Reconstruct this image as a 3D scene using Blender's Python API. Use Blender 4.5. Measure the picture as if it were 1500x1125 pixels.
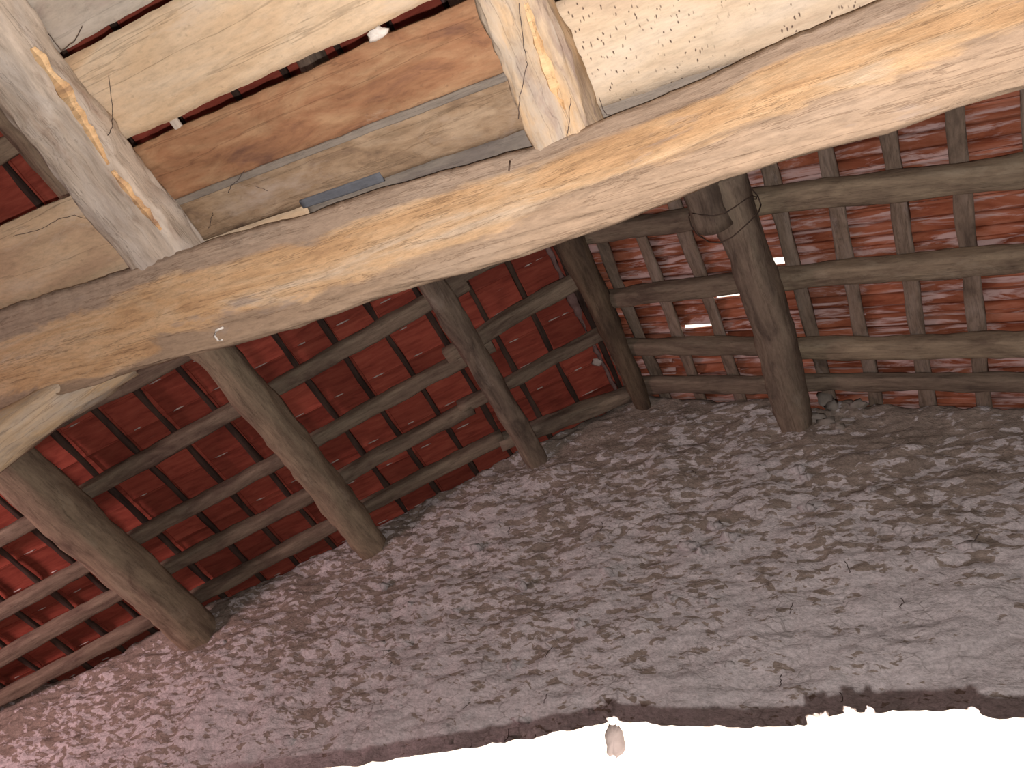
import bpy, math, random
from mathutils import Vector, Matrix, noise
random.seed(7)
S = bpy.context.scene
COL = S.collection
for o in list(bpy.data.objects): bpy.data.objects.remove(o)

# ------------------------------------------------------------------ camera
# world: X runs along the tie beam, Y towards the gable wall, Z up; the camera is at the origin, 1.5 m above the floor
AX = Vector((0.88278882, -0.16079906, -0.44139276))   # image axes (right, down, forward) seen in each world axis
AY = Vector((0.40602681, 0.73374845, 0.54475264))
AZ = Vector((0.23627554, -0.66011883, 0.71303366))
right = Vector((AX[0], AY[0], AZ[0])); down = Vector((AX[1], AY[1], AZ[1])); fwd = Vector((AX[2], AY[2], AZ[2]))
cam = bpy.data.cameras.new('camera'); co = bpy.data.objects.new('camera', cam); COL.objects.link(co)
m = Matrix((right, -down, -fwd)).transposed().to_4x4()
co.matrix_world = m
cam.sensor_width = 36; cam.lens = 1127 / 1500 * 36; cam.clip_start = .02; cam.clip_end = 200
S.camera = co

# ------------------------------------------------------------------ world, lights, exposure
w = bpy.data.worlds.new('world'); S.world = w; w.use_nodes = True
bg = w.node_tree.nodes['Background']; bg.inputs[0].default_value = (1.0, .87, .74, 1); bg.inputs[1].default_value = 1.8
S.view_settings.view_transform = 'Standard'; S.view_settings.look = 'None'
S.view_settings.exposure = 0; S.view_settings.gamma = 1; S.view_settings.use_curve_mapping = False
# the phone's own flash, a few centimetres below the lens
fl = bpy.data.lights.new('flash', 'POINT'); fl.energy = 232; fl.color = (1, .92, .88); fl.shadow_soft_size = .004
flo = bpy.data.objects.new('flash', fl); COL.objects.link(flo); flo.location = down * .036 + right * .004
# added pinkish fill lamp, standing in for lens haze at the lower left
dl = bpy.data.lights.new('window_daylight', 'AREA'); dl.shape = 'RECTANGLE'; dl.size = 1.3; dl.size_y = 1.0
dl.energy = 58; dl.spread = math.radians(115); dl.color = (1, .62, .62)
dlo = bpy.data.objects.new('window_daylight', dl); COL.objects.link(dlo); dlo.location = (-6.9, 0.1, -.75)
dlo.rotation_euler = Vector((1.1, 2.7, 2.5)).to_track_quat('-Z', 'Y').to_euler()
# ------------------------------------------------------------------ materials
def newmat(name, rough=.9):
    mt = bpy.data.materials.new(name); mt.use_nodes = True; nt = mt.node_tree
    b = nt.nodes['Principled BSDF']; b.inputs['Roughness'].default_value = rough
    b.inputs['Specular IOR Level'].default_value = .15
    return mt, nt, b
def N(nt, t, **k):
    n = nt.nodes.new(t)
    for a, v in k.items(): setattr(n, a, v)
    return n
def coords(nt, scale, rot=(0, 0, 0), rand=True):
    tc = N(nt, 'ShaderNodeTexCoord'); mp = N(nt, 'ShaderNodeMapping')
    mp.inputs['Scale'].default_value = scale; mp.inputs['Rotation'].default_value = rot
    src = tc.outputs['Object']
    if rand:
        oi = N(nt, 'ShaderNodeObjectInfo'); ml = N(nt, 'ShaderNodeMath', operation='MULTIPLY'); ml.inputs[1].default_value = 37
        nt.links.new(oi.outputs['Random'], ml.inputs[0])
        ad = N(nt, 'ShaderNodeVectorMath', operation='ADD')
        nt.links.new(src, ad.inputs[0]); nt.links.new(ml.outputs[0], ad.inputs[1]); src = ad.outputs[0]
    nt.links.new(src, mp.inputs[0])
    return mp.outputs[0]
def nz(nt, vec, scale, detail=4, rough=.55, dist=0.):
    n = N(nt, 'ShaderNodeTexNoise'); n.inputs['Scale'].default_value = scale; n.inputs['Detail'].default_value = detail
    n.inputs['Roughness'].default_value = rough; n.inputs['Distortion'].default_value = dist
    nt.links.new(vec, n.inputs['Vector']); return n.outputs['Fac']
def ramp(nt, fac, stops):
    r = N(nt, 'ShaderNodeValToRGB'); e = r.color_ramp.elements
    while len(e) < len(stops): e.new(.5)
    for i, (p, c) in enumerate(stops):
        e[i].position = p; e[i].color = (c, c, c, 1) if isinstance(c, (int, float)) else (*c, 1)
    nt.links.new(fac, r.inputs[0]); return r.outputs[0]
def mix(nt, fac, a, b, mode='MIX'):
    n = N(nt, 'ShaderNodeMix', data_type='RGBA', blend_type=mode)
    for i, v in ((0, fac), (6, a), (7, b)):
        if hasattr(v, 'links'): nt.links.new(v, n.inputs[i])
        elif isinstance(v, (int, float)): n.inputs[i].default_value = v
        else: n.inputs[i].default_value = (*v, 1)
    return n.outputs[2]
def bump(nt, b, h, dist, strength=.7):
    n = N(nt, 'ShaderNodeBump'); n.inputs['Distance'].default_value = dist; n.inputs['Strength'].default_value = strength
    nt.links.new(h, n.inputs['Height']); nt.links.new(n.outputs[0], b.inputs['Normal'])
def sc(c, k): return tuple(x * k for x in c)

def wood(name, base, alt, dark, dust=None, dustcov=.45, grain=(2.5, 28, 28), blotch=(1.5, 5, 5), contrast=.35, cracks=.5, spots=False):
    mt, nt, b = newmat(name, .88)
    g = coords(nt, grain); bl = coords(nt, blotch)
    n1 = nz(nt, g, 1.6, 6, .65, .6); n2 = nz(nt, bl, 1.7, 5, .6, .8); n3 = nz(nt, coords(nt, (1, 1.6, 1.6)), 34, 4, .7)
    c = ramp(nt, n2, [(.32, dark), (.46, base), (.66, alt)])
    c = mix(nt, 1, c, ramp(nt, n1, [(.25, 1 - contrast), (.5, 1), (.75, 1 + contrast * .5)]), 'MULTIPLY')
    c = mix(nt, 1, c, ramp(nt, nz(nt, coords(nt, (12, 50, 50)), 1.6, 4, .7), [(.3, .84), (.5, 1), (.7, 1.10)]), 'MULTIPLY')
    if dust:
        dn = nz(nt, coords(nt, (1.2, 3, 3)), 2.4, 7, .7, .4)
        c = mix(nt, ramp(nt, dn, [(dustcov, 0), (dustcov + .16, .85)]), c, dust)
    c = mix(nt, ramp(nt, n3, [(.60, 0), (.74, .35)]), c, sc(dark, .5))
    # long drying cracks
    cr = nz(nt, coords(nt, (grain[0] * .22, grain[1] * .6, grain[2] * .6)), 1., 5, .6, .15)
    crm = ramp(nt, cr, [(.490, 0), (.4975, cracks * .8), (.505, 0)])
    c = mix(nt, crm, c, sc(dark, .35))
    if spots:   # short dark scars and worm channels
        v = N(nt, 'ShaderNodeTexVoronoi'); v.inputs['Scale'].default_value = 1; v.inputs['Randomness'].default_value = 1
        wv = N(nt, 'ShaderNodeVectorMath', operation='ADD'); wn = N(nt, 'ShaderNodeTexNoise'); wn.inputs['Scale'].default_value = 40
        cc = coords(nt, (95, 42, 42), (0, 0, .25)); nt.links.new(coords(nt, (1, 1, 1)), wn.inputs[0])
        nt.links.new(cc, wv.inputs[0]); nt.links.new(wn.outputs['Color'], wv.inputs[1]); nt.links.new(wv.outputs[0], v.inputs['Vector'])
        pm = nz(nt, coords(nt, (1, 1, 1)), 7, 3)
        sp = mix(nt, 1, ramp(nt, v.outputs['Distance'], [(.12, 1), (.24, 0)]), ramp(nt, pm, [(.34, 0), (.46, 1)]), 'MULTIPLY')
        c = mix(nt, sp, c, (.13, .09, .07))
    nt.links.new(c, b.inputs['Base Color'])
    bump(nt, b, mix(nt, .5, mix(nt, .4, n1, n3), crm, 'SUBTRACT'), .006)
    return mt

M = {}
M['beam'] = wood('tie_beam_oak', (.62, .42, .24), (.70, .52, .34), (.34, .22, .14), (.44, .34, .29), .50, grain=(3, 26, 26), blotch=(1.3, 5, 5), contrast=.42, cracks=.8)
def beam_mat():
    mt, nt, b = newmat('hewn_oak_beam', .88)
    g = nz(nt, coords(nt, (2.2, 30, 30), rand=False), 1.5, 6, .65, .8); soft = nz(nt, coords(nt, (1.6, 9, 9), rand=False), 1.2, 5, .6, 1.0)
    fine = nz(nt, coords(nt, (1, 2, 2), rand=False), 40, 4, .7)
    c = ramp(nt, soft, [(.30, (0.488, 0.303, 0.166)), (.45, (0.605, 0.390, 0.215)), (.58, (0.644, 0.449, 0.273)), (.72, (0.644, 0.508, 0.371))])
    tc = N(nt, 'ShaderNodeTexCoord'); sx = N(nt, 'ShaderNodeSeparateXYZ'); nt.links.new(tc.outputs['Object'], sx.inputs[0])
    wob = nz(nt, coords(nt, (1.5, 6, 6), rand=False), 1.6, 6, .6, .6)
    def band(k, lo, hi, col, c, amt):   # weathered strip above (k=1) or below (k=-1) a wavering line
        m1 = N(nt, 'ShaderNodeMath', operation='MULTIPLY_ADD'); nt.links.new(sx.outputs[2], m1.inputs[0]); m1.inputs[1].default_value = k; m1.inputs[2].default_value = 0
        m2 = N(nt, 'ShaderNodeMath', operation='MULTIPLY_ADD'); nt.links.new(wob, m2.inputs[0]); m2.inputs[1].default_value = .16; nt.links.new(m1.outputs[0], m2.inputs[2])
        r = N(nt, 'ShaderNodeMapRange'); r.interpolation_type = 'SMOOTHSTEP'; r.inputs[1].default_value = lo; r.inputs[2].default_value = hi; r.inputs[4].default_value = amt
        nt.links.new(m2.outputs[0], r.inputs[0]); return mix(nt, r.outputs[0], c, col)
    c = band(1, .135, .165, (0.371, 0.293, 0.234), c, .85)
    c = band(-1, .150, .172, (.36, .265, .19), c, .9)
    c = mix(nt, 1, c, ramp(nt, g, [(.25, .72), (.48, 1), (.75, 1.12)]), 'MULTIPLY')
    c = mix(nt, 1, c, ramp(nt, nz(nt, coords(nt, (14, 60, 60), rand=False), 1.6, 4, .7), [(.3, .80), (.5, 1), (.7, 1.12)]), 'MULTIPLY')
    c = mix(nt, ramp(nt, fine, [(.58, 0), (.72, .35)]), c, (0.215, 0.137, 0.088))
    crm = ramp(nt, nz(nt, coords(nt, (.6, 15, 15), rand=False), 1., 6, .62, .15), [(.490, 0), (.4975, .55), (.505, 0)])
    c = mix(nt, crm, c, (0.166, 0.098, 0.059))
    pm = ramp(nt, nz(nt, coords(nt, (2, 8, 8), rand=False), 1.1, 5, .65), [(.62, 0), (.70, .6)]); c = mix(nt, pm, c, (0.371, 0.303, 0.264))
    nt.links.new(c, b.inputs['Base Color']); bump(nt, b, mix(nt, .4, mix(nt, .5, g, fine), crm, 'SUBTRACT'), .006)
    return mt
M['beam'] = beam_mat()
M['joist_pale'] = wood('limewashed_joist', (0.508, 0.429, 0.351), (0.605, 0.517, 0.429), (0.371, 0.283, 0.224), (0.605, 0.547, 0.488), .46, grain=(2.5, 20, 20), blotch=(2, 7, 7), contrast=.3)
M['joist_tan'] = wood('tan_joist', (0.488, 0.381, 0.273), (0.586, 0.410, 0.244), (0.322, 0.244, 0.205), (0.488, 0.429, 0.361), .50, grain=(2.5, 20, 20), blotch=(1.6, 9, 9), contrast=.3)
M['splinter'] = wood('torn_orange_wood', (0.703, 0.449, 0.234), (0.781, 0.566, 0.332), (0.410, 0.254, 0.156), contrast=.3)
M['plank_cream'] = wood('cream_plank', (0.683, 0.508, 0.332), (0.722, 0.586, 0.429), (0.566, 0.400, 0.264), (0.703, 0.586, 0.459), .56, grain=(1.4, 10, 10), blotch=(1, 4, 4), contrast=.10, cracks=.55)
M['plank_grey'] = wood('grey_plank', (0.508, 0.449, 0.381), (0.566, 0.517, 0.449), (0.429, 0.351, 0.303), (0.566, 0.508, 0.449), .5, grain=(1.4, 12, 12), contrast=.12, cracks=.3)
M['plank_brown'] = wood('rusty_brown_plank', (0.332, 0.171, 0.093), (0.429, 0.264, 0.151), (0.195, 0.102, 0.068), (0.488, 0.371, 0.273), .60, grain=(1.6, 10, 10), blotch=(2, 6, 6), contrast=.3)
M['plank_olive'] = wood('mottled_olive_plank', (0.322, 0.224, 0.142), (0.410, 0.303, 0.205), (0.215, 0.146, 0.098), (0.449, 0.361, 0.293), .56, grain=(3, 22, 22), blotch=(4, 8, 8), contrast=.32)
M['plank_worm'] = wood('wormy_cream_plank', (0.619, 0.498, 0.361), (0.653, 0.550, 0.429), (0.550, 0.429, 0.309), None, grain=(1.4, 9, 9), contrast=.08, cracks=0., spots=True)
M['dusty'] = wood('dusty_grey_strip', (0.254, 0.220, 0.185), (0.293, 0.254, 0.215), (0.195, 0.166, 0.146), None, contrast=.12, cracks=.3)
M['slate'] = wood('slate_grey_strip', (0.146, 0.156, 0.176), (0.166, 0.176, 0.205), (0.117, 0.117, 0.127), None, contrast=.05, cracks=.0)
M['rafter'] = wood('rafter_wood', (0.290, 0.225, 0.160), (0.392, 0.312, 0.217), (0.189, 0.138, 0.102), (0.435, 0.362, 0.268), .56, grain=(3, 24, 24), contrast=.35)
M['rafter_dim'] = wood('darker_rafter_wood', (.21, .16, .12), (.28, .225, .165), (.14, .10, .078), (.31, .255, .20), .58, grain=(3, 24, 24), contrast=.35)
M['ridge'] = wood('dark_ridge_wood', (.12, .085, .06), (.17, .125, .085), (.07, .05, .04), None, grain=(3, 20, 20), contrast=.4)
M['purlin'] = wood('purlin_wood', (0.221, 0.169, 0.130), (0.286, 0.227, 0.169), (0.130, 0.098, 0.078), (0.338, 0.286, 0.234), .58, grain=(3, 22, 22), contrast=.4)
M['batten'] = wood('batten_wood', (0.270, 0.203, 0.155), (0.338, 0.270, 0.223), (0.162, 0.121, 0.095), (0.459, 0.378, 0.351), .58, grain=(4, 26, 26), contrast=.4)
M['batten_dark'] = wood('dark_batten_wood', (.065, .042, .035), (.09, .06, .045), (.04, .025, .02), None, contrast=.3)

def tilemat(name, base, alt, dark, lime, lo, hi, stretch):
    mt, nt, b = newmat(name, .85)
    n1 = nz(nt, coords(nt, stretch), 1., 5, .6, .5); n2 = nz(nt, coords(nt, (3, 3, 3)), 2., 3)
    c = ramp(nt, n1, [(.3, dark), (.5, base), (.7, alt)])
    oi = N(nt, 'ShaderNodeObjectInfo')
    c = mix(nt, 1, c, ramp(nt, oi.outputs['Random'], [(0, .72), (1, 1.2)]), 'MULTIPLY')
    ln = nz(nt, coords(nt, (stretch[0] * .8, stretch[1] * 1.3, 10)), 1., 6, .65, .7)
    c = mix(nt, ramp(nt, ln, [(lo, 0), (hi, .85)]), c, lime)
    nt.links.new(c, b.inputs['Base Color']); bump(nt, b, n1, .004)
    return mt
M['tile_flat'] = tilemat('clay_tile_smooth', (.34, .075, .05), (.40, .10, .065), (.24, .05, .035), (.48, .22, .18), .66, .85, (6, 30, 10))
M['tile_wave'] = tilemat('clay_tile_limed', (.36, .12, .065), (.50, .22, .15), (.17, .04, .02), (.66, .48, .46), .50, .60, (3.5, 17, 10))
def plain(name, base, alt, scale=20, rough=.9, dist=.004):
    mt, nt, b = newmat(name, rough); n = nz(nt, coords(nt, (1, 1, 1)), scale, 6, .6)
    nt.links.new(ramp(nt, n, [(.35, base), (.65, alt)]), b.inputs['Base Color']); bump(nt, b, n, dist); return mt
M['mortar'] = plain('pale_mortar', (.50, .42, .38), (.66, .58, .54))  # mortar and plaster bits; also the pale colour of the painted tile glints
M['mortar_dim'] = plain('pink_mortar', (.20, .12, .11), (.30, .20, .19))
M['stone'] = plain('grey_stone', (.24, .21, .18), (.36, .32, .29), 9)
M['iron'] = plain('rusty_iron', (.06, .045, .04), (.12, .08, .06), 60, .6)
M['web'] = plain('dark_cobweb', (.07, .055, .05), (.12, .09, .08), 60)
M['white'] = plain('chalk_white', (.72, .66, .60), (.80, .76, .70), 30)
M['earth'] = plain('beaten_earth', (.08, .06, .045), (.12, .09, .07), 5)

def wallmat(name, mud, mud2, lime, top=True, gain=1.):
    mt, nt, b = newmat(name, .95)
    tc = N(nt, 'ShaderNodeTexCoord')
    base = coords(nt, (1, 1, 1), rand=False)
    wn = N(nt, 'ShaderNodeTexNoise'); wn.inputs['Scale'].default_value = 6; wn.inputs['Detail'].default_value = 6; nt.links.new(base, wn.inputs[0])
    sub = N(nt, 'ShaderNodeVectorMath', operation='SUBTRACT'); sub.inputs[1].default_value = (.5, .5, .5); nt.links.new(wn.outputs['Color'], sub.inputs[0])
    scl = N(nt, 'ShaderNodeVectorMath', operation='SCALE'); scl.inputs['Scale'].default_value = .09; nt.links.new(sub.outputs[0], scl.inputs[0])
    add = N(nt, 'ShaderNodeVectorMath', operation='ADD'); nt.links.new(base, add.inputs[0]); nt.links.new(scl.outputs[0], add.inputs[1])
    mp = N(nt, 'ShaderNodeMapping'); mp.inputs['Rotation'].default_value = (0, .16, 0); mp.inputs['Scale'].default_value = (12, 4, 29); nt.links.new(add.outputs[0], mp.inputs[0])
    flake = nz(nt, mp.outputs[0], 1., 4.5, .6, .0)
    v = N(nt, 'ShaderNodeTexVoronoi'); v.inputs['Scale'].default_value = 1.35; nt.links.new(mp.outputs[0], v.inputs['Vector'])
    sepc = N(nt, 'ShaderNodeSeparateColor'); nt.links.new(v.outputs['Color'], sepc.inputs[0])
    big = nz(nt, base, .75, 3, .5)
    f = N(nt, 'ShaderNodeMath', operation='MULTIPLY_ADD'); nt.links.new(sepc.outputs[0], f.inputs[0]); f.inputs[1].default_value = .30; nt.links.new(flake, f.inputs[2])
    f2 = N(nt, 'ShaderNodeMath', operation='MULTIPLY_ADD'); nt.links.new(big, f2.inputs[0]); f2.inputs[1].default_value = .95; nt.links.new(f.outputs[0], f2.inputs[2])
    fac = f2.outputs[0]
    if top:   # whitewash is gone along the top of the wall
        sx = N(nt, 'ShaderNodeSeparateXYZ'); nt.links.new(tc.outputs['Object'], sx.inputs[0])
        mr = N(nt, 'ShaderNodeMath', operation='MULTIPLY_ADD'); nt.links.new(sx.outputs[0], mr.inputs[0]); mr.inputs[1].default_value = -.22; nt.links.new(sx.outputs[2], mr.inputs[2])
        mm = N(nt, 'ShaderNodeMapRange'); mm.inputs[1].default_value = 1.9; mm.inputs[2].default_value = 4.3; mm.inputs[3].default_value = -.03; mm.inputs[4].default_value = .27
        nt.links.new(mr.outputs[0], mm.inputs[0])
        s3 = N(nt, 'ShaderNodeMath', operation='SUBTRACT'); nt.links.new(fac, s3.inputs[0]); nt.links.new(mm.outputs[0], s3.inputs[1]); fac = s3.outputs[0]
    mn = nz(nt, mp.outputs[0], .45, 6, .65)
    c = ramp(nt, mn, [(.34, sc(mud2, .8)), (.5, mud), (.68, mud2)])
    lm = mix(nt, nz(nt, base, 3, 3), lime, sc(lime, .78))
    c = mix(nt, ramp(nt, fac, [(.955, 0), (1.03, .60), (1.18, .97)]), c, lm)
    fine = nz(nt, base, 60, 4, .7)
    c = mix(nt, 1, c, ramp(nt, fine, [(.3, .78), (.55, 1), (.8, 1.12)]), 'MULTIPLY')
    c = mix(nt, 1, c, ramp(nt, nz(nt, mp.outputs[0], 2.2, 5, .7), [(.3, .68), (.5, 1), (.7, 1.18)]), 'MULTIPLY')
    ve = N(nt, 'ShaderNodeTexVoronoi', feature='DISTANCE_TO_EDGE'); ve.inputs['Scale'].default_value = .9; nt.links.new(mp.outputs[0], ve.inputs['Vector'])
    ed = mix(nt, 1, ramp(nt, ve.outputs['Distance'], [(.0, 1), (.07, 0)]), ramp(nt, nz(nt, base, 5, 3), [(.45, 0), (.62, .6)]), 'MULTIPLY')
    c = mix(nt, ed, c, sc(mud, .45))
    pits = nz(nt, mp.outputs[0], 2.7, 3, .6)
    c = mix(nt, ramp(nt, pits, [(.68, 0), (.76, .55)]), c, sc(mud, .35))
    nt.links.new(c, b.inputs['Base Color'])
    bump(nt, b, mix(nt, .5, fac, fine), .02, .8)
    return mt
M['wall'] = wallmat('flaking_limewash', (.32, .262, .222), (.41, .345, .30), (.74, .69, .70))
M['wall_near'] = plain('cream_plaster', (.74, .68, .56), (.80, .76, .66), 12)
M['peel'] = plain('bare_plaster_patch', (.15, .12, .108), (.20, .165, .15), 18)

# ------------------------------------------------------------------ mesh helpers
def link(o, parent=None):
    COL.objects.link(o)
    if parent is not None: o.parent = parent
    return o
def tag(o, label=None, cat=None, group=None, kind=None):
    if label: o['label'] = label
    if cat: o['category'] = cat
    if group: o['group'] = group
    if kind: o['kind'] = kind
    return o
def meshobj(name, vs, fs, mat, parent=None, smooth=True, mw=None):
    me = bpy.data.meshes.new(name); me.from_pydata([tuple(v) for v in vs], [], fs); me.update()
    if smooth: me.polygons.foreach_set('use_smooth', [True] * len(me.polygons))
    me.materials.append(mat); o = bpy.data.objects.new(name, me)
    if mw is not None: o.matrix_basis = mw
    link(o, parent); return o
def empty(name, loc=(0, 0, 0)):
    o = bpy.data.objects.new(name, None); o.location = loc; o.empty_display_size = .1; return link(o)
def frame(x, z, loc):
    x = x.normalized(); y = z.cross(x).normalized(); z = x.cross(y)
    mt = Matrix((x, y, z)).transposed().to_4x4(); mt.translation = loc; return mt
def attach(o, parent, mw):
    """parent o to an unparented object so that it ends up at mw"""
    o.parent = parent; o.matrix_parent_inverse = Matrix.Identity(4); o.matrix_basis = parent.matrix_basis.inverted() @ mw
def n3(p, s, seed=0): return noise.noise(Vector((p[0] * s + seed * 7.13, p[1] * s - seed * 3.7, p[2] * s + seed * 1.9)))

def timber(name, P0, P1, wd, ht, mat, seed=0, up=Vector((0, 0, 1)), sq=.55, rough=.006, bend=.02, taper=0., seg=None, sides=20, parent=None, endcut=0.):
    """a hewn or round timber from P0 to P1, as one mesh whose local X is the grain"""
    P0 = Vector(P0); P1 = Vector(P1); L = (P1 - P0).length; mw = frame(P1 - P0, up, P0)
    seg = seg or max(6, int(L / .06)); vs = []; fs = []
    for i in range(seg + 1):
        t = i / seg; x = L * t
        by = bend * noise.noise(Vector((x * .7, seed * 3.1, 0))) * 2 * math.sin(math.pi * t) ** .5 if 0 < t < 1 else 0
        bz = bend * noise.noise(Vector((x * .7, seed * 3.1, 9))) * math.sin(math.pi * t) ** .5 if 0 < t < 1 else 0
        k = (1 - taper * t) * (1 + .08 * noise.noise(Vector((x * 1.3, seed, 4))))
        for j in range(sides):
            a = 2 * math.pi * (j + .5) / sides; c, s = math.cos(a), math.sin(a)
            yy = math.copysign(abs(c) ** sq, c) * wd / 2 * k; zz = math.copysign(abs(s) ** sq, s) * ht / 2 * k
            r = rough * (n3((x * 1., yy * 4, zz * 4), 4, seed) + .6 * n3((x * 2., yy * 8, zz * 8), 9, seed))
            q = math.hypot(yy, zz) or 1
            vs.append((x + (endcut * c * wd if i in (0, seg) else 0), yy + by + r * yy / q * 2, zz + bz + r * zz / q * 2))
    for i in range(seg):
        for j in range(sides):
            a = i * sides + j; b = i * sides + (j + 1) % sides; fs.append((a, b, b + sides, a + sides))
    fs.append(tuple(reversed(range(sides)))); fs.append(tuple(range(seg * sides, seg * sides + sides)))
    o = meshobj(name, vs, fs, mat, parent, True, mw)
    return o
def blob(name, loc, size, mat, seed=0, parent=None, rough=.3, mw=None):
    vs = []; fs = []; R, Q = 7, 10
    for i in range(R + 1):
        th = math.pi * i / R
        for j in range(Q):
            ph = 2 * math.pi * j / Q; d = Vector((math.sin(th) * math.cos(ph), math.sin(th) * math.sin(ph), math.cos(th)))
            k = 1 + rough * n3(d, 1.6, seed) * 1.6
            vs.append((d[0] * size[0] * k, d[1] * size[1] * k, d[2] * size[2] * k))
    for i in range(R):
        for j in range(Q): fs.append((i * Q + j, (i + 1) * Q + j, (i + 1) * Q + (j + 1) % Q, i * Q + (j + 1) % Q))
    o = meshobj(name, vs, fs, mat, parent, True, mw if mw is not None else Matrix.Translation(loc)); return o
def strand(name, pts, r, mat, parent=None):
    """a thin tube through points"""
    pts = [Vector(p) for p in pts]; org = pts[0].copy(); pts = [p - org for p in pts]; vs = []; fs = []; K = 5
    for i, p in enumerate(pts):
        t = (pts[min(i + 1, len(pts) - 1)] - pts[max(i - 1, 0)]).normalized()
        a = t.orthogonal().normalized(); b = t.cross(a)
        for j in range(K): vs.append(p + (a * math.cos(2 * math.pi * j / K) + b * math.sin(2 * math.pi * j / K)) * r)
    for i in range(len(pts) - 1):
        for j in range(K): fs.append((i * K + j, i * K + (j + 1) % K, (i + 1) * K + (j + 1) % K, (i + 1) * K + j))
    fs.append(tuple(reversed(range(K)))); fs.append(tuple(range((len(pts) - 1) * K, len(pts) * K)))
    return meshobj(name, vs, fs, mat, parent, True, Matrix.Translation(org))
def box(name, lo, hi, mat, parent=None, kind=None):
    x0, y0, z0 = lo; x1, y1, z1 = hi
    vs = [(x0, y0, z0), (x1, y0, z0), (x1, y1, z0), (x0, y1, z0), (x0, y0, z1), (x1, y0, z1), (x1, y1, z1), (x0, y1, z1)]
    fs = [(0, 3, 2, 1), (4, 5, 6, 7), (0, 1, 5, 4), (1, 2, 6, 5), (2, 3, 7, 6), (3, 0, 4, 7)]
    o = meshobj(name, vs, fs, mat, parent, False)
    if kind: o['kind'] = kind
    return o
def interp(tab, x):
    if x <= tab[0][0]: a, b = tab[0], tab[1]
    elif x >= tab[-1][0]: a, b = tab[-2], tab[-1]
    else:
        for a, b in zip(tab, tab[1:]):
            if a[0] <= x <= b[0]: break
    t = (x - a[0]) / (b[0] - a[0]); return a[1] + (b[1] - a[1]) * t

# ------------------------------------------------------------------ roof geometry
RX, RZ = -1.65, 4.12
YW = 3.4
SL = {'L': (-1, .52), 'R': (1, .263)}
def rp(side, dx, y, off=0.):
    s, m_ = SL[side]; n = Vector((s * m_, 0, 1)).normalized()
    return Vector((RX + s * dx, y, RZ - m_ * dx)) + n * off
def normal(side):
    s, m_ = SL[side]; return Vector((s * m_, 0, 1)).normalized()
def downdir(side):
    s, m_ = SL[side]; return Vector((s, 0, -m_)).normalized()
def roofz(x): return RZ - (.52 * (RX - x) if x < RX else .263 * (x - RX))

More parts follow.
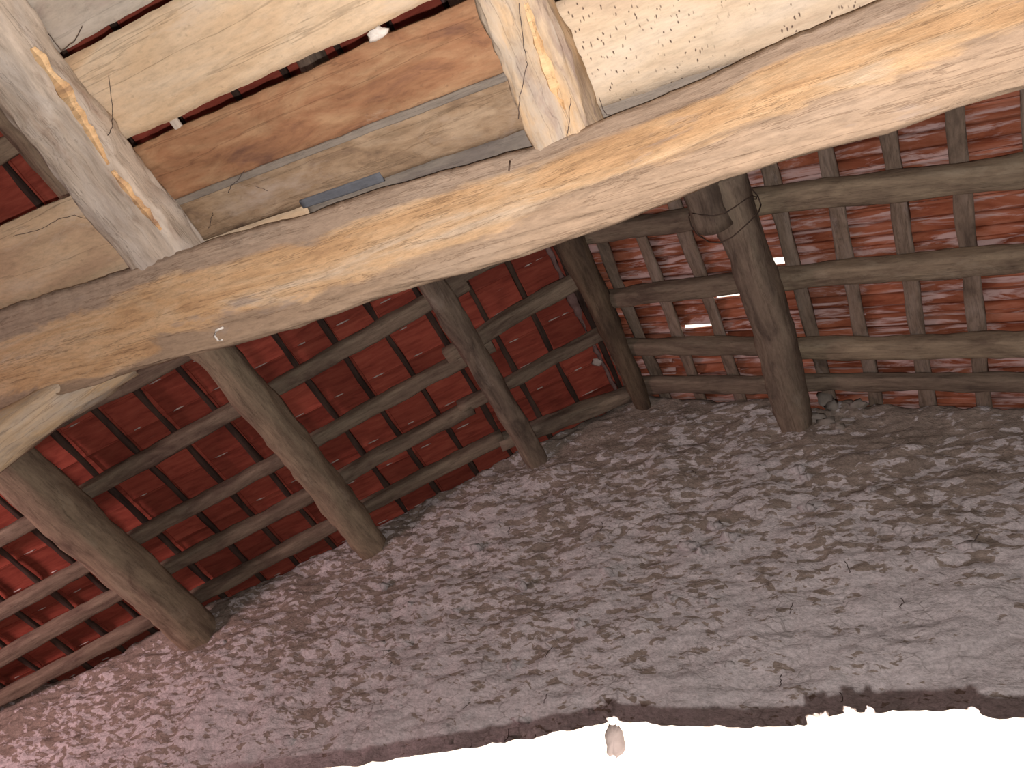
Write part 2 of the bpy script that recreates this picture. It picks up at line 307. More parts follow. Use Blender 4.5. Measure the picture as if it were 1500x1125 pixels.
# ------------------------------------------------------------------ the gable wall
def build_wall():
    X0, X1 = -7.2, 1.6; nx, nzv = 470, 215; vs = []; fs = []
    foot = [(-4.96, .16), (-3.62, .14), (-2.47, .11), (-.52, .13)]
    for i in range(nx + 1):
        x = X0 + (X1 - X0) * i / nx
        top = roofz(x) - .03 + .05 * noise.noise(Vector((x * 2.2, 3, 1))) + .035 * noise.noise(Vector((x * 8, 5, 1))) + .02 * noise.noise(Vector((x * 21, 8, 1)))
        smooth_top = roofz(x) - .03
        if x > -.2: top -= .02
        if -.67 < x < -.36: top -= .10
        for j in range(nzv + 1):
            t = j / nzv; z = .15 + (smooth_top - .15) * t + (top - smooth_top) * max(0, (t - .93) / .07)
            big = noise.noise(Vector((x * .8, 0, z * .9))) * .05
            mid = noise.noise(Vector((x * 3.2, 2, z * 6 - x))) * .032
            lump = noise.noise(Vector((x * 9, 4, z * 22 - x * 2.5))) * .017
            fine = noise.noise(Vector((x * 26, 6, z * 50))) * .008
            edge = max(0, t - .985) / .015
            vs.append((x, YW + big + mid + lump + fine + edge * .05, z))
    for i in range(nx):
        for j in range(nzv):
            a = i * (nzv + 1) + j; fs.append((a, a + nzv + 1, a + nzv + 2, a + 1))
    k = len(vs)     # the wall's top surface and outer face
    for i in range(nx + 1):
        p = vs[i * (nzv + 1) + nzv]; vs.append((p[0], YW + .30, p[2] - .01))
    for i in range(nx):
        a = i * (nzv + 1) + nzv; fs.append((a, a + nzv + 1, k + i + 1, k + i))
    o = meshobj('wall_back', vs, fs, M['wall']); tag(o, kind='structure')
    # rough core behind the face, closed up to the roof
    cvs = [(-7.3, YW + .28, -1.5), (3.3, YW + .28, -1.5), (3.3, YW + .28, roofz(3.3)), (RX, YW + .28, RZ + .02), (-7.3, YW + .28, roofz(-7.3))]
    cvs += [(x, YW + .42, z) for x, y, z in cvs]
    cfs = [(4, 3, 2, 1, 0), (5, 6, 7, 8, 9)] + [(i, (i + 1) % 5, (i + 1) % 5 + 5, i + 5) for i in range(5)]
    c = meshobj('wall_core', cvs, cfs, M['wall'], o, False)
    box('wall_foot', (-7.2, YW - .03, -1.5), (3.2, YW + .28, .2), M['wall'], o)
    box('wall_flank', (1.55, YW, .2), (3.2, YW + .28, roofz(3.2) - .02), M['wall'], o)
    # loose stones round the foot of the big purlin, and a few proud ones lower down
    def st(x, z, sx, sz, sd, mt=M['stone'], y=YW - .005): blob('stone', (x, y, z), (sx, .032, sz), mt, sd, o, .45)
    for a in [(-.40, 3.74, .045, .055, 1), (-.36, 3.66, .04, .035, 2), (-.46, 3.585, .06, .035, 3), (-.56, 3.57, .05, .03, 4), (-.64, 3.60, .035, .028, 5),
              (-.40, 3.53, .05, .025, 6), (-.33, 3.47, .03, .022, 7), (-.70, 3.70, .03, .03, 8), (-.22, 3.64, .05, .02, 9)]: st(*a)
    rr = random.Random(5)
    for i in range(60):
        x = rr.uniform(-4.6, .9); z = rr.uniform(1.0, 3.3)
        if z > roofz(x) - .5: continue
        st(x, z, rr.uniform(.03, .075), rr.uniform(.012, .028), i + 20, M['wall'], YW + .01)
    for i in range(26):   # dry root fibres hanging from the wall face
        x = rr.uniform(-3.6, .7); z = rr.uniform(1.5, 3.3)
        if z > roofz(x) - .3: continue
        pts = [Vector((x, YW - .045, z))]
        for q in range(5): pts.append(pts[-1] + Vector((rr.uniform(-.012, .012), rr.uniform(-.004, .006), -rr.uniform(.004, .018))))
        strand('root_fibre', pts, .0022, M['web'], o)
    return o
wall_back = build_wall()

# the other walls and the floor, closing the barn
wl = empty('wall_left'); tag(wl, kind='structure')
box('wall_pier', (-7.5, -3.6, -1.5), (-7.2, -.6, 1.3), M['wall'], wl); box('wall_pier', (-7.5, .8, -1.5), (-7.2, 3.8, 1.3), M['wall'], wl)
box('wall_sill', (-7.5, -.6, -1.5), (-7.2, .8, -1.42), M['wall'], wl); box('wall_lintel', (-7.5, -.6, -.1), (-7.2, .8, 1.3), M['wall'], wl)  # opening in this unseen wall is made up to hold the fill lamp
wr = box('wall_right', (3.2, -3.6, -1.5), (3.5, 3.8, 2.9), M['wall'], None, 'structure')
wf = empty('wall_front'); tag(wf, kind='structure')
for nm, x0, x1, z0, z1 in (('wall_pier', -7.5, -2.2, -1.5, 1.6), ('wall_pier', .4, 3.5, -1.5, 2.9), ('wall_infill', -2.2, .4, -1.5, 2.9), ('wall_gable', -4.6, .4, 1.6, 2.9), ('wall_gable', -2.8, .4, 2.9, 3.5)):
    box(nm, (x0, -3.9, z0), (x1, -3.6, z1), M['wall'], wf)
box('floor', (-7.6, -3.9, -1.62), (3.6, 3.9, -1.5), M['earth'], None, 'structure')

# ------------------------------------------------------------------ roof slopes: battens and tiles
def tile_mesh(name, L, W, amp, waves, th, mat):
    nx_, ny_ = 3, 22 if amp > .006 else 8; vs = []; fs = []
    def z(y, x):
        a = amp * (abs(math.sin(math.pi * waves * y / W)) - .5) * 2
        return a
    for lay in (0, 1):
        for i in range(nx_ + 1):
            for j in range(ny_ + 1):
                x = L * i / nx_; y = W * j / ny_
                lip = .006 if (j in (0, ny_)) else 0
                vs.append((x, y, z(y, x) + lay * th - (lip if lay == 0 else 0)))
    K = (nx_ + 1) * (ny_ + 1)
    for i in range(nx_):
        for j in range(ny_):
            a = i * (ny_ + 1) + j; b = a + 1; c = a + ny_ + 2; d = a + ny_ + 1
            fs.append((a, b, c, d)); fs.append((a + K, d + K, c + K, b + K))
    for i in range(nx_):
        a = i * (ny_ + 1); d = a + ny_ + 1; fs.append((a, d, d + K, a + K))
        a += ny_; d += ny_; fs.append((d, a, a + K, d + K))
    for j in range(ny_):
        a = j; fs.append((a + 1, a, a + K, a + 1 + K)); a = nx_ * (ny_ + 1) + j; fs.append((a, a + 1, a + 1 + K, a + K))
    me = bpy.data.meshes.new(name); me.from_pydata(vs, [], fs); me.update(); me.materials.append(mat)
    me.polygons.foreach_set('use_smooth', [amp > .006] * len(me.polygons))
    return me
P = .265      # batten spacing along X
def slope(side, ncols, label):
    root = empty('roof_slope', rp(side, 0, YW)); tag(root, kind='structure')
    s, m_ = SL[side]; k = math.hypot(1, m_); W = .222
    dd = downdir(side); nn = normal(side)
    meshes = [tile_mesh('tile', P * k + .045, W * (1.03 if side == 'L' else 1.06), .0022 if side == 'L' else .017, (1, 2, 3)[v] if side == 'L' else 3, .012, M['tile_flat' if side == 'L' else 'tile_wave']) for v in range(3)]
    rr = random.Random(11 if side == 'L' else 12)
    ylocal = Vector((0, 1, 0)) if side == 'L' else Vector((0, 1, 0))
    def place(dx, y, parent_list):
        z = nn; x = dd; yv = z.cross(x)
        # frame's local y points either +Y or -Y: start from the matching edge
        org = rp(side, dx, y if yv.y > 0 else y + W, .018)
        mt = frame(x, z, org)
        mt = mt @ Matrix.Rotation(math.radians(-2.2 + rr.uniform(-.6, .6)), 4, 'Y') @ Matrix.Rotation(math.radians(rr.uniform(-.7, .7)), 4, 'X') @ Matrix.Rotation(math.radians(rr.uniform(-.5, .5)), 4, 'Z')
        return mt
    off = .10 if side == 'L' else .20 - P
    ystart = 1.05; bvs = []; bfs = []
    count = 0
    for c in range(-1, ncols):
        dx0 = max(.03, off + c * P)
        y = 3.70; r = 0
        while y > -3.8:
            y -= W
            mt = place(dx0 - .01, y, None)
            if y > ystart:
                if c == -1 and side == 'L' and False: continue
                me = meshes[rr.randrange(3)]
                o = bpy.data.objects.new('tile', me); link(o, root)
                hit = SLITS.get((side, c, round((3.70 - y) / W)))
                if hit is not None: mt = mt @ Matrix.Translation((0, hit, 0)) @ Matrix.Rotation(math.radians(-2), 4, 'Z')
                attach(o, root, mt)
                count += 1
                if side == 'L' and rr.random() < .8:  # pale sliver added as a painted glint along the tile's side edge
                    mo = blob('mortar_smear', (0, 0, 0), (rr.uniform(.02, .05), .004, .004), M['mortar'], count, None, .5)
                    mo.parent = o; mo.matrix_parent_inverse = Matrix.Identity(4); mo.matrix_basis = Matrix.Translation((P * k - .085, .004 + rr.uniform(0, .01), -.008))
            else:
                base = len(bvs); me = meshes[0]
                for v in me.vertices: bvs.append(mt @ v.co - root.location)
                for f in me.polygons: bfs.append(tuple(base + q for q in f.vertices))
    st = meshobj('tile_rows', bvs, bfs, M['tile_flat' if side == 'L' else 'tile_wave'], root, False); st['kind'] = 'stuff'
    # battens, one timber per row
    for c in range(0, ncols):
        dx = off + c * P + (0.01 if c % 2 else 0)
        wdt = .036 if side == 'L' else .078
        a = rp(side, dx, -3.7, -.022) + Vector((rr.uniform(-.008, .008), 0, 0)); b_ = rp(side, dx, 3.66, -.022) + Vector((rr.uniform(-.008, .008), 0, 0))
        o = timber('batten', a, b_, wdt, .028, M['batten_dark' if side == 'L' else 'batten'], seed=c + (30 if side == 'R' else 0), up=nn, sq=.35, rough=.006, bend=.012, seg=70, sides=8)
        attach(o, root, o.matrix_basis.copy())
    print(side, 'tiles', count)
    return root
SLITS = {('R', 4, 6): .075, ('R', 2, 4): .055, ('R', 3, 5): .050, ('R', 2, 3): .050, ('R', 0, 3): .055, ('R', 0, 6): .07, ('R', 3, 2): .06}
roofL = slope('L', 21, '')
roofR = slope('R', 19, '')
# half-round tiles capping the ridge
for i in range(24):
    vs = []; fs = []; Lr = .34
    for q in range(2):
        for j in range(9):
            a = math.pi * j / 8
            for r in (.13, .145): vs.append((q * Lr, r * math.cos(a), r * .75 * math.sin(a)))
    for j in range(8):
        a = j * 2
        fs += [(a, a + 2, a + 20, a + 18), (a + 1, a + 19, a + 21, a + 3)]
    for q in (0, 18):
        for j in range(8): a = q + j * 2; fs.append((a, a + 1, a + 3, a + 2))
    o = meshobj('ridge_tile', vs, fs, M['tile_wave'], None, True, Matrix.Translation((RX, 3.75 - .31 * (i + 1), RZ + .0)) @ Matrix.Rotation(math.radians(90), 4, 'Z') @ Matrix.Rotation(math.radians(-1), 4, 'Y'))
    attach(o, roofR, o.matrix_basis.copy())
mb = timber('mortar_bed', rp('L', .13, -3, -.01), rp('L', .13, 3.6, -.01), .03, .022, M['mortar_dim'], 4, sq=.9, rough=.016, bend=.03, sides=10, seg=160)
attach(mb, roofL, mb.matrix_basis.copy())

# ------------------------------------------------------------------ rafters
def rafter(side, pts, wd, ht, label, seed, mat='rafter', endcut=0., off=-.095, group=None):
    (d0, y0), (d1, y1) = pts
    o = timber('rafter', rp(side, d0, y0, off), rp(side, d1, y1, off), wd, ht, M[mat], seed, up=normal(side), sq=.42, rough=.006, bend=.014, endcut=endcut, sides=16)
    tag(o, label, 'rafter', group); return o
EL = 5.65
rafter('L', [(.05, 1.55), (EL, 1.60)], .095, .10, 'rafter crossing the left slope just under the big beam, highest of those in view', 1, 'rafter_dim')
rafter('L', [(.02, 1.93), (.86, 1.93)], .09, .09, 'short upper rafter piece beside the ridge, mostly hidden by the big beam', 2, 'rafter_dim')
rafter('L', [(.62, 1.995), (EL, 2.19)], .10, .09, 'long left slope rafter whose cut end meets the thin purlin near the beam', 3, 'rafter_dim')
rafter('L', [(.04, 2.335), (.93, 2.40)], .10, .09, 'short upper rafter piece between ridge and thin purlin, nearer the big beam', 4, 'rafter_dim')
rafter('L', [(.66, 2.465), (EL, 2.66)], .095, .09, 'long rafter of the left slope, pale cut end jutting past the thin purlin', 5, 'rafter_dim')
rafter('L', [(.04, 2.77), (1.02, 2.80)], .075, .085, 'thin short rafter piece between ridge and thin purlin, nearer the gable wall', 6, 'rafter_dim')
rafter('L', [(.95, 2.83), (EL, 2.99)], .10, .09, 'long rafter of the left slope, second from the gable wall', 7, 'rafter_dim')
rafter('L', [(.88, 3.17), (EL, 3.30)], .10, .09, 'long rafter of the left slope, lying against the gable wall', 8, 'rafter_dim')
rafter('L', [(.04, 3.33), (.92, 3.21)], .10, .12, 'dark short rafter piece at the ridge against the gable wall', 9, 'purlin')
ER = 4.8
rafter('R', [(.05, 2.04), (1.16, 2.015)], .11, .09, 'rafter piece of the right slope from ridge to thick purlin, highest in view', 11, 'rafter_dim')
rafter('R', [(1.06, 1.965), (ER, 2.03)], .13, .10, 'thick pale rafter right of the wired purlin joint, highest of the right slope', 12)
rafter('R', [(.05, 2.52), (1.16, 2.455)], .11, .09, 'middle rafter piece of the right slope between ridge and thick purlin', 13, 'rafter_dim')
rafter('R', [(1.04, 2.455), (ER, 2.38)], .115, .10, 'long middle rafter of the right slope, streaked with yellow stain', 14)
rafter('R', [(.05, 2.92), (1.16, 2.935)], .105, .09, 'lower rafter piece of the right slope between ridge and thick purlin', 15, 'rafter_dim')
rafter('R', [(1.05, 2.955), (ER, 2.95)], .12, .10, 'long rafter of the right slope just above the wall plate board', 16)
rafter('R', [(1.05, 3.22), (ER, 3.20)], .10, .07, 'dark thin board along the top of the gable wall on the right', 17, 'purlin')
rafter('R', [(.10, 3.26), (1.10, 3.24)], .12, .07, 'dark thin board along the top of the gable wall left of the thick purlin', 18, 'purlin')
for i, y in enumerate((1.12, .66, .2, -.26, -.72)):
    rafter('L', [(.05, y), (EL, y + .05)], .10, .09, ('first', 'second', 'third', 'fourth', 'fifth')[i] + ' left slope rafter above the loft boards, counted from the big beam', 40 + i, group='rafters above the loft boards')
for i, y in enumerate((1.52, 1.06)):
    rafter('R', [(.05, y), (ER, y + .02)], .11, .09, ('right slope rafter just above the big beam', 'right slope rafter above the wormy loft plank')[i], 50 + i, group='right rafters above the beam')

# ------------------------------------------------------------------ purlins and ridge beam
def purlin(side, dx, y0, y1, wd, label, seed, off=None, taper=0., mat='purlin', dx1=None, name='purlin', sq=.75):
    off = off if off is not None else -.145 - wd / 2
    o = timber(name, rp(side, dx if dx1 is None else dx1, y0, off), rp(side, dx, y1, off), wd, wd * .95, M[mat], seed, up=normal(side), sq=sq, rough=.009, bend=.028, taper=taper, sides=24)
    return tag(o, label, 'purlin')
purlin('L', 3.17, -3.7, 3.48, .28, 'thickest roof purlin at far left, hazy in the light', 61, mat='rafter')
purlin('L', 1.93, -3.7, 3.46, .215, 'round purlin of the left slope, second from the left', 62, mat='rafter')
purlin('L', .76, -3.7, 3.46, .155, 'thin purlin of the left slope beside the ridge', 63)
rb = purlin('L', 0.02, 1.15, 3.45, .21, 'dark ridge beam running down to the top of the gable wall', 64, off=-.19, taper=.5, mat='ridge', name='ridge_beam'); rb['category'] = 'ridge beam'; rb = purlin('L', 0.02, -3.7, 1.12, .19, 'ridge beam length hidden above the loft', 74, off=-.19, name='ridge_beam'); rb['category'] = 'ridge beam'
purlin('R', 1.13, 1.70, 3.50, .21, 'thick log purlin of the right slope resting in the gable wall', 65, off=-.25, taper=.0)
p5 = purlin('R', 1.06, -3.7, 1.93, .19, 'hewn purlin end lashed onto the thick log under the big beam', 66, off=-.33)
# wire lashing at the joint
def ring(name, c, r, ax, mat, th, seed, parent):
    pts = []
    for i in range(19):
        a = 2 * math.pi * i / 18; pts.append(Vector(c) + Vector((math.cos(a) * r * 1.0, ax * math.sin(a * 1) * .06 + .02 * math.sin(3 * a + seed), math.sin(a) * r * .95)))
    o = strand(name, pts, th, mat); return o
cj = rp('R', 1.10, 1.86, -.28)
for i in range(2):
    o = ring('tie_wire', cj + Vector((0, .03 * i, 0)), .165 + .01 * i, (1, -1)[i], M['iron'], .0035, i, None)
    tag(o, ('dark wire loop lashing the two thick purlins together, upper one', 'dark wire loop lashing the two thick purlins together, lower one')[i], 'wire')

# ------------------------------------------------------------------ loft: joists, planks, tie beam
far = [(-3.4, .93), (-2.84, .896), (-2.1, .864), (-1.57, .866), (-1.13, .832), (-.81, .827), (-.525, .804), (-.273, .768), (-.06, .761), (.065, .765), (.185, .751), (.3, .753), (.9, .72)]
arr = [(-3.4, .91), (-2.48, .885), (-2.14, .850), (-1.67, .842), (-1.48, .835), (-1.14, .805), (-.78, .758), (-.5, .735), (-.19, .705), (-.05, .69), (.075, .685), (.3, .67), (.9, .65)]
topY = [(-3.03, .612), (-2.24, .620), (-1.93, .619), (-1.54, .638), (-1.31, .638), (-.9, .648), (-.71, .66), (-.555, .654), (-.334, .641), (-.11, .611), (.1, .597), (.9, .55)]
def tie_beam():
    x0, x1 = -4.3, 3.15; seg = 420; vs = []; fs = []; ox, oy, oz = x0, .8, 1.72
    for i in range(seg + 1):
        x = x0 + (x1 - x0) * i / seg
        xx = max(-3.6, min(.9, x))
        fy, ay, ty = interp(far, xx), interp(arr, xx), interp(topY, xx)
        jag = .004 * noise.noise(Vector((x * 14, 1, 1))) + .004 * noise.noise(Vector((x * 40, 1, 7)))
        ctrl = [(ty + jag, 1.85 + jag), (ty + (ay - ty) * .30 - .004, 1.79), (ty + (ay - ty) * .62 - .006, 1.70), (ay - .012, 1.625), (ay + .006, 1.604), ((ay + fy) / 2 + .004, 1.6), (fy - .004, 1.6), (fy + .012, 1.612), (fy + .05, 1.70), (fy + .06, 1.83), (fy + .02, 1.90), (.80, 1.90), (ty + .05, 1.872)]
        # refine the outline
        pts = []
        for a, b in zip(ctrl, ctrl[1:] + ctrl[:1]):
            for q in range(4): t = q / 4; pts.append((a[0] + (b[0] - a[0]) * t, a[1] + (b[1] - a[1]) * t))
        n_ = len(pts)
        for j, (y, z) in enumerate(pts):
            k = .010 * n3((x * .8, y * 3, z * 3), 3, 1) + .006 * n3((x * 1.2, y * 8, z * 8), 7, 2) + .003 * n3((x * 3, y * 30, z * 30), 3, 3)
            dy, dz = y - .78, z - 1.74; q = math.hypot(dy, dz)
            vs.append((x - ox, y + k * dy / q - oy, z + k * dz / q - oz))
    for i in range(seg):
        for j in range(n_):
            a = i * n_ + j; b = i * n_ + (j + 1) % n_; fs.append((a, a + n_, b + n_, b))
    fs.append(tuple(range(n_))); fs.append(tuple(reversed(range(seg * n_, (seg + 1) * n_))))
    o = meshobj('tie_beam', vs, fs, M['beam'], None, True, Matrix.Translation((ox, oy, oz)))
    return tag(o, 'large rough-hewn oak beam running across the whole view, lit brightly', 'beam')
beam = tie_beam()
br = timber('curved_brace', (-2.66, .95, 1.86), (-3.42, .95, .80), .16, .20, M['joist_tan'], 71, sq=.6, rough=.012, bend=.03)
tag(br, 'grey knee brace curving down from the left end of the big beam', 'brace')

def joist(x0, x1, y0, y1, z0, z1, mat, label, seed):
    o = timber('joist', ((x0 + x1) / 2, y0, (z0 + z1) / 2), ((x0 + x1) / 2, y1, (z0 + z1) / 2), x1 - x0, z1 - z0, M[mat], seed, sq=.34, rough=.012, bend=.012, seg=140, sides=36)
    return tag(o, label, 'joist')
j1 = joist(-2.285, -2.03, -2.6, .85, 1.845, 1.995, 'joist_pale', 'wide whitewashed loft joist at the left, split along its edge', 81)
j2 = joist(-.735, -.575, -2.6, .85, 1.845, 1.995, 'joist_tan', 'narrower tan loft joist meeting the middle of the big beam', 82)
joist(.62, .80, -2.6, .85, 1.845, 1.995, 'joist_tan', 'loft joist on the big beam outside the right edge', 83)
joist(-3.72, -3.50, -2.6, .85, 1.845, 1.995, 'joist_pale', 'loft joist on the big beam outside the left edge', 84)
# torn slivers of orange wood along the joists
def sliver(par, pts, wd, label, seed):
    vs = []; fs = []
    n_ = 24
    for i in range(n_ + 1):
        t = i / n_; k = t * (len(pts) - 1); a = int(min(k, len(pts) - 2)); f = k - a
        p = Vector(pts[a]).lerp(Vector(pts[a + 1]), f)
        w_ = wd * math.sin(math.pi * min(1, t * 1.0 + .06)) ** .6 * (.75 + .9 * noise.noise(Vector((t * 7, seed, 0))) + .35 * noise.noise(Vector((t * 31, seed, 0)))) + .001
        for (ax, az) in ((-1, .004), (-.5, -.008), (.5, -.010), (1, .002)): vs.append(p + Vector((ax * w_, 0, az)))
    for i in range(n_):
        for j in range(3): a = i * 4 + j; fs.append((a, a + 1, a + 5, a + 4))
        fs.append((i * 4 + 3, i * 4, i * 4 + 4, i * 4 + 7))
    o = meshobj('splinter', [Vector(v) - Vector(pts[0]) for v in vs], fs, M['splinter'], None, False, Matrix.Translation(pts[0]))
    attach(o, par, o.matrix_basis.copy())
    o['label'] = label; return o
bpy.context.view_layer.update()

ceil = empty('ceiling', (-1.4, .3, 2.0)); tag(ceil, kind='structure')
def plank(x0, x1, y0, y1, z, mat, label, seed, th=.032, rag=.006):
    nx_ = int((x1 - x0) / .02); ny_ = 10; vs = []; fs = []
    for lay in (0, 1):
        for i in range(nx_ + 1):
            x = x0 + (x1 - x0) * i / nx_
            e0 = rag * (noise.noise(Vector((x * 4, seed, 0))) + .7 * noise.noise(Vector((x * 19, seed, 3)))); e1 = rag * (noise.noise(Vector((x * 4, seed, 8))) + .7 * noise.noise(Vector((x * 19, seed, 12))))
            for j in range(ny_ + 1):
                t = j / ny_; y = y0 + e0 + (y1 + e1 - y0 - e0) * t
                zz = z + lay * th + .006 * n3((x * .6, y, 0), 3, seed) + .0025 * n3((x, y * 3, 1), 12, seed)
                if lay == 0 and j in (0, ny_): zz += .006
                vs.append((x - x0, y - y0, zz - z))
    K = (nx_ + 1) * (ny_ + 1)
    for i in range(nx_):
        for j in range(ny_):
            a = i * (ny_ + 1) + j; fs.append((a, a + 1, a + ny_ + 2, a + ny_ + 1)); fs.append((a + K, a + ny_ + 1 + K, a + ny_ + 2 + K, a + 1 + K))
        a = i * (ny_ + 1); fs.append((a, a + ny_ + 1, a + ny_ + 1 + K, a + K)); a += ny_; fs.append((a + ny_ + 1, a, a + K, a + ny_ + 1 + K))
    for j in range(ny_):
        fs.append((j + 1, j, j + K, j + 1 + K)); a = nx_ * (ny_ + 1) + j; fs.append((a, a + 1, a + 1 + K, a + K))
    o = meshobj('plank', vs, fs, M[mat], ceil, True, Matrix.Translation((x0, y0, z)))
    o.matrix_parent_inverse = Matrix.Translation(-ceil.location)
    if label: o['label'] = label
    return o
plank(-2.15, -.65, -.34, -.022, 2.0, 'plank_grey', 'greyish white loft plank at the top left', 1)
plank(-2.15, -.65, -.002, .270, 2.0, 'plank_cream', 'broad cream loft plank with a fine crack', 2)
plank(-2.15, -.65, .302, .510, 2.0, 'plank_brown', 'rusty brown loft plank', 3)
plank(-2.15, -.65, .512, .660, 1.992, 'plank_olive', 'mottled olive brown loft plank', 4, rag=.004)
plank(-1.60, 3.1, .662, .93, 2.002, 'dusty', 'grey dusty plank over the big beam', 5)
plank(-2.15, -1.602, .655, .93, 1.998, 'plank_cream', 'short cream plank end over the big beam', 9)
plank(-2.10, -.68, .496, .519, 1.988, 'dusty', 'grey dusty strip along the seam below the rusty plank', 10, th=.01, rag=.003)
plank(-.65, 3.1, .392, .672, 1.994, 'plank_worm', 'cream loft plank scarred by worm channels', 6)
plank(-.65, 3.1, .06, .375, 2.0, 'plank_grey', None, 7)
plank(-3.6, -2.15, .36, .93, 2.0, 'plank_cream', 'tan loft plank below the hatch at the left', 8)
for i in range(7):
    y1 = -.36 - i * .31; plank(-3.6, -.65, y1 - .295, y1, 2.0, 'plank_grey', None, 20 + i)
    plank(-.65, 3.1, y1 - .295 + .4, y1 + .4, 2.0, 'plank_grey', None, 30 + i)
plank(-1.60, -1.28, .636, .668, 1.985, 'slate', 'slate grey slip of board above the big beam', 40, th=.012, rag=.002)
lt = timber('lath', (-1.865, .25, 2.012), (-1.865, .335, 2.014), .030, .012, M['joist_pale'], 91, sq=.3, rough=.001, bend=0, seg=4, sides=12)
tag(lt, 'short pale peg bridging the dark gap between two loft planks', 'peg')
lm_ = blob('mortar_lump', (-1.075, .288, 2.005), (.035, .016, .014), M['white'], 3, None, .5); tag(lm_, 'small white lump stuck in the gap between two loft planks', 'lump')

# ------------------------------------------------------------------ the near low wall
def low_wall():
    prof = [(-3.2, .05), (-1.6, .29), (-.94, .397), (-.837, .409), (-.753, .428), (-.638, .45), (-.53, .472), (-.442, .490), (-.429, .498), (-.40, .492), (-.33, .489), (-.239, .491), (-.168, .497), (-.162, .506), (-.13, .515), (-.075, .519), (0, .523), (.034, .513), (.067, .515), (.3, .52), (3.1, .55)]
    x0, x1 = -3.2, 1.4; nx_, nz_ = 620, 26; vs = []; fs = []
    for i in range(nx_ + 1):
        x = x0 + (x1 - x0) * i / nx_
        top = interp(prof, x) + .004 * noise.noise(Vector((x * 30, 0, 0))) + .0025 * noise.noise(Vector((x * 80, 0, 4)))
        for j in range(nz_ + 1):
            z = -1.5 + (top + 1.5) * (1 - (1 - j / nz_) ** 3)
            vs.append((x, 1.0 + .010 * n3((x, 0, z), 4, 3) + .003 * n3((x, 0, z), 25, 5) + (.012 if j == nz_ else 0), z))
        vs.append((x, 1.13, top - .01)); vs.append((x, 1.13, -1.5))
    K = nz_ + 3
    for i in range(nx_):
        for j in range(K - 1): a = i * K + j; fs.append((a, a + K, a + K + 1, a + 1))
    o = meshobj('wall_low', vs, fs, M['wall_near']); return tag(o, kind='structure')
lw = low_wall()
box('low_wall_end', (1.4, 1.0, -1.5), (3.2, 1.13, .53), M['wall_near'], lw)
def chip(loc, sx, sz, mat, seed, nm='plaster_patch'):
    vs = [(0, -.006, 0)]; n_ = 26
    for i in range(n_):
        a = 2 * math.pi * i / n_; k = 1 + .35 * noise.noise(Vector((math.cos(a) * 1.6 + seed, math.sin(a) * 1.6, 0))) + .15 * noise.noise(Vector((math.cos(a) * 5 + seed, math.sin(a) * 5, 0)))
        vs.append((math.cos(a) * sx * k, -.003, math.sin(a) * sz * k + .35 * math.cos(a) * sx * -1))
    for i in range(n_): p = vs[1 + i]; vs.append((p[0] * 1.03, .012, p[2] * 1.03))
    fs = [(0, 1 + (i + 1) % n_, 1 + i) for i in range(n_)] + [(1 + i, 1 + (i + 1) % n_, 1 + n_ + (i + 1) % n_, 1 + n_ + i) for i in range(n_)]
    return meshobj(nm, vs, fs, mat, lw, True, Matrix.Translation(loc))
chip((-.420, .992, .464), .013, .022, M['peel'], 2); 
for i, (x, z, sx) in enumerate([(-.428, .492, .009), (-.16, .503, .010), (-.148, .508, .007), (-.118, .517, .008), (-.095, .517, .006), (.018, .52, .007)]):
    blob('plaster_crumb', (x, 1.0, z), (sx, .01, sx * .8), M['mortar'], i, lw, .5)

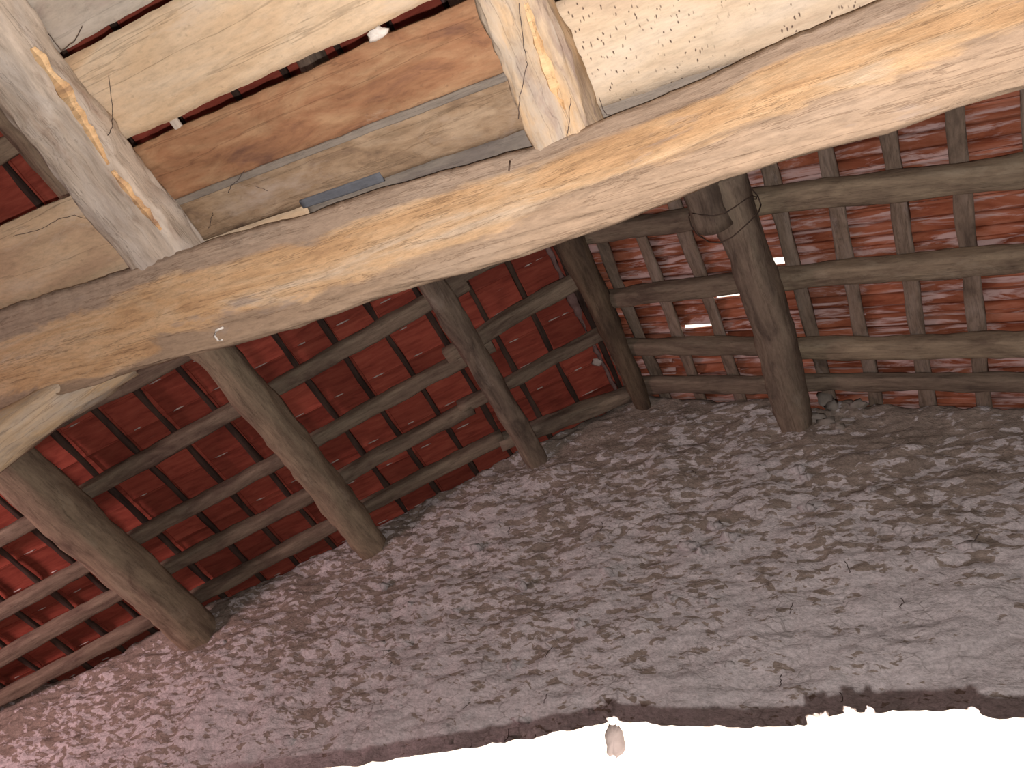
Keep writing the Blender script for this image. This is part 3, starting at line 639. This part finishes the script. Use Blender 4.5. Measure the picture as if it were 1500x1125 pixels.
# ------------------------------------------------------------------ small things
bpy.context.view_layer.update()
def near_pt(px, py, y=None, z=None):
    v = Vector((px - 750, py - 562.5, 1127)); r = Vector((v.dot(AX), v.dot(AY), v.dot(AZ)))
    return r * (y / r.y) if y is not None else r * (z / r.z)
nl = strand('nail', [near_pt(747, 236, z=1.79), near_pt(747, 236, z=1.79) + Vector((.0, .012, -.032))], .0022, M['iron']); tag(nl, 'small dark nail in the top edge of the big beam by the joist', 'nail')
hk = strand('hook', [near_pt(x_, y_, z=1.592) for x_, y_ in ((327, 480), (317, 484), (314, 492), (320, 499), (326, 498))], .004, M['white']); tag(hk, 'tiny white hook stuck to the underside of the big beam', 'hook')
rng = random.Random(3)
def web(pxs, z, label):
    pts = [near_pt(x_ + rng.uniform(-1, 1), y_ + rng.uniform(-1, 1), z=z) for x_, y_ in pxs]
    fine = []
    for a, b in zip(pts, pts[1:]):
        for q in range(5): t = q / 5; fine.append(a.lerp(b, t) + Vector((rng.uniform(-1, 1), rng.uniform(-1, 1), rng.uniform(-1, 1))) * .0015)
    o = strand('cobweb_strand', fine + [pts[-1]], .0011, M['web']); tag(o, label, 'cobweb')
web([(760, 5), (768, 70), (772, 95), (762, 140), (760, 175)], 1.832, 'long dark cobweb strand down the tan joist')
web([(836, 145), (834, 178), (830, 200), (832, 220)], 1.832, 'short knotted cobweb strand where tan joist meets big beam')
web([(878, 142), (882, 160), (890, 168), (905, 172)], 1.98, 'cobweb strand between tan joist and wormy plank')
web([(305, 335), (310, 320), (312, 312)], 1.98, 'short dark straw on the olive plank by the pale joist')
web([(335, 282), (338, 272), (350, 262), (358, 250)], 1.98, 'curled dark cobweb strand on the seam below the rusty plank')
web([(375, 273), (385, 276), (392, 279)], 1.98, 'tiny cobweb strand on the olive plank')
web([(158, 200), (165, 185), (166, 165), (160, 110)], 1.84, 'fine strand hanging along the side of the pale joist')
web([(20, 345), (45, 340), (65, 333), (85, 322), (110, 315), (130, 322)], 1.985, 'dark cobweb strand on the tan plank at the left')
web([(70, 50), (90, 75), (110, 60), (120, 38)], 1.85, 'dark cobweb tuft at the top of the pale joist')
pz = near_pt(1120, 815, y=3.36)
blob_s = blob('tile_mortar', rp('L', .16, 3.02, -.015), (.035, .03, .012), M['mortar'], 8, None, .4)
attach(blob_s, roofL, blob_s.matrix_basis.copy())
sliver(j1, [near_pt(48, 70, z=1.843), near_pt(90, 128, z=1.841), near_pt(130, 190, z=1.841), near_pt(160, 240, z=1.841)], .030, 'torn orange strip of wood', 1)
sliver(j1, [near_pt(165, 250, z=1.842), near_pt(205, 300, z=1.842), near_pt(237, 336, z=1.842)], .020, 'torn orange strip of wood', 2)
sliver(j2, [near_pt(770, 5, z=1.843), near_pt(790, 70, z=1.842), near_pt(812, 130, z=1.842), near_pt(828, 160, z=1.842)], .016, 'orange bare strip of wood', 3)
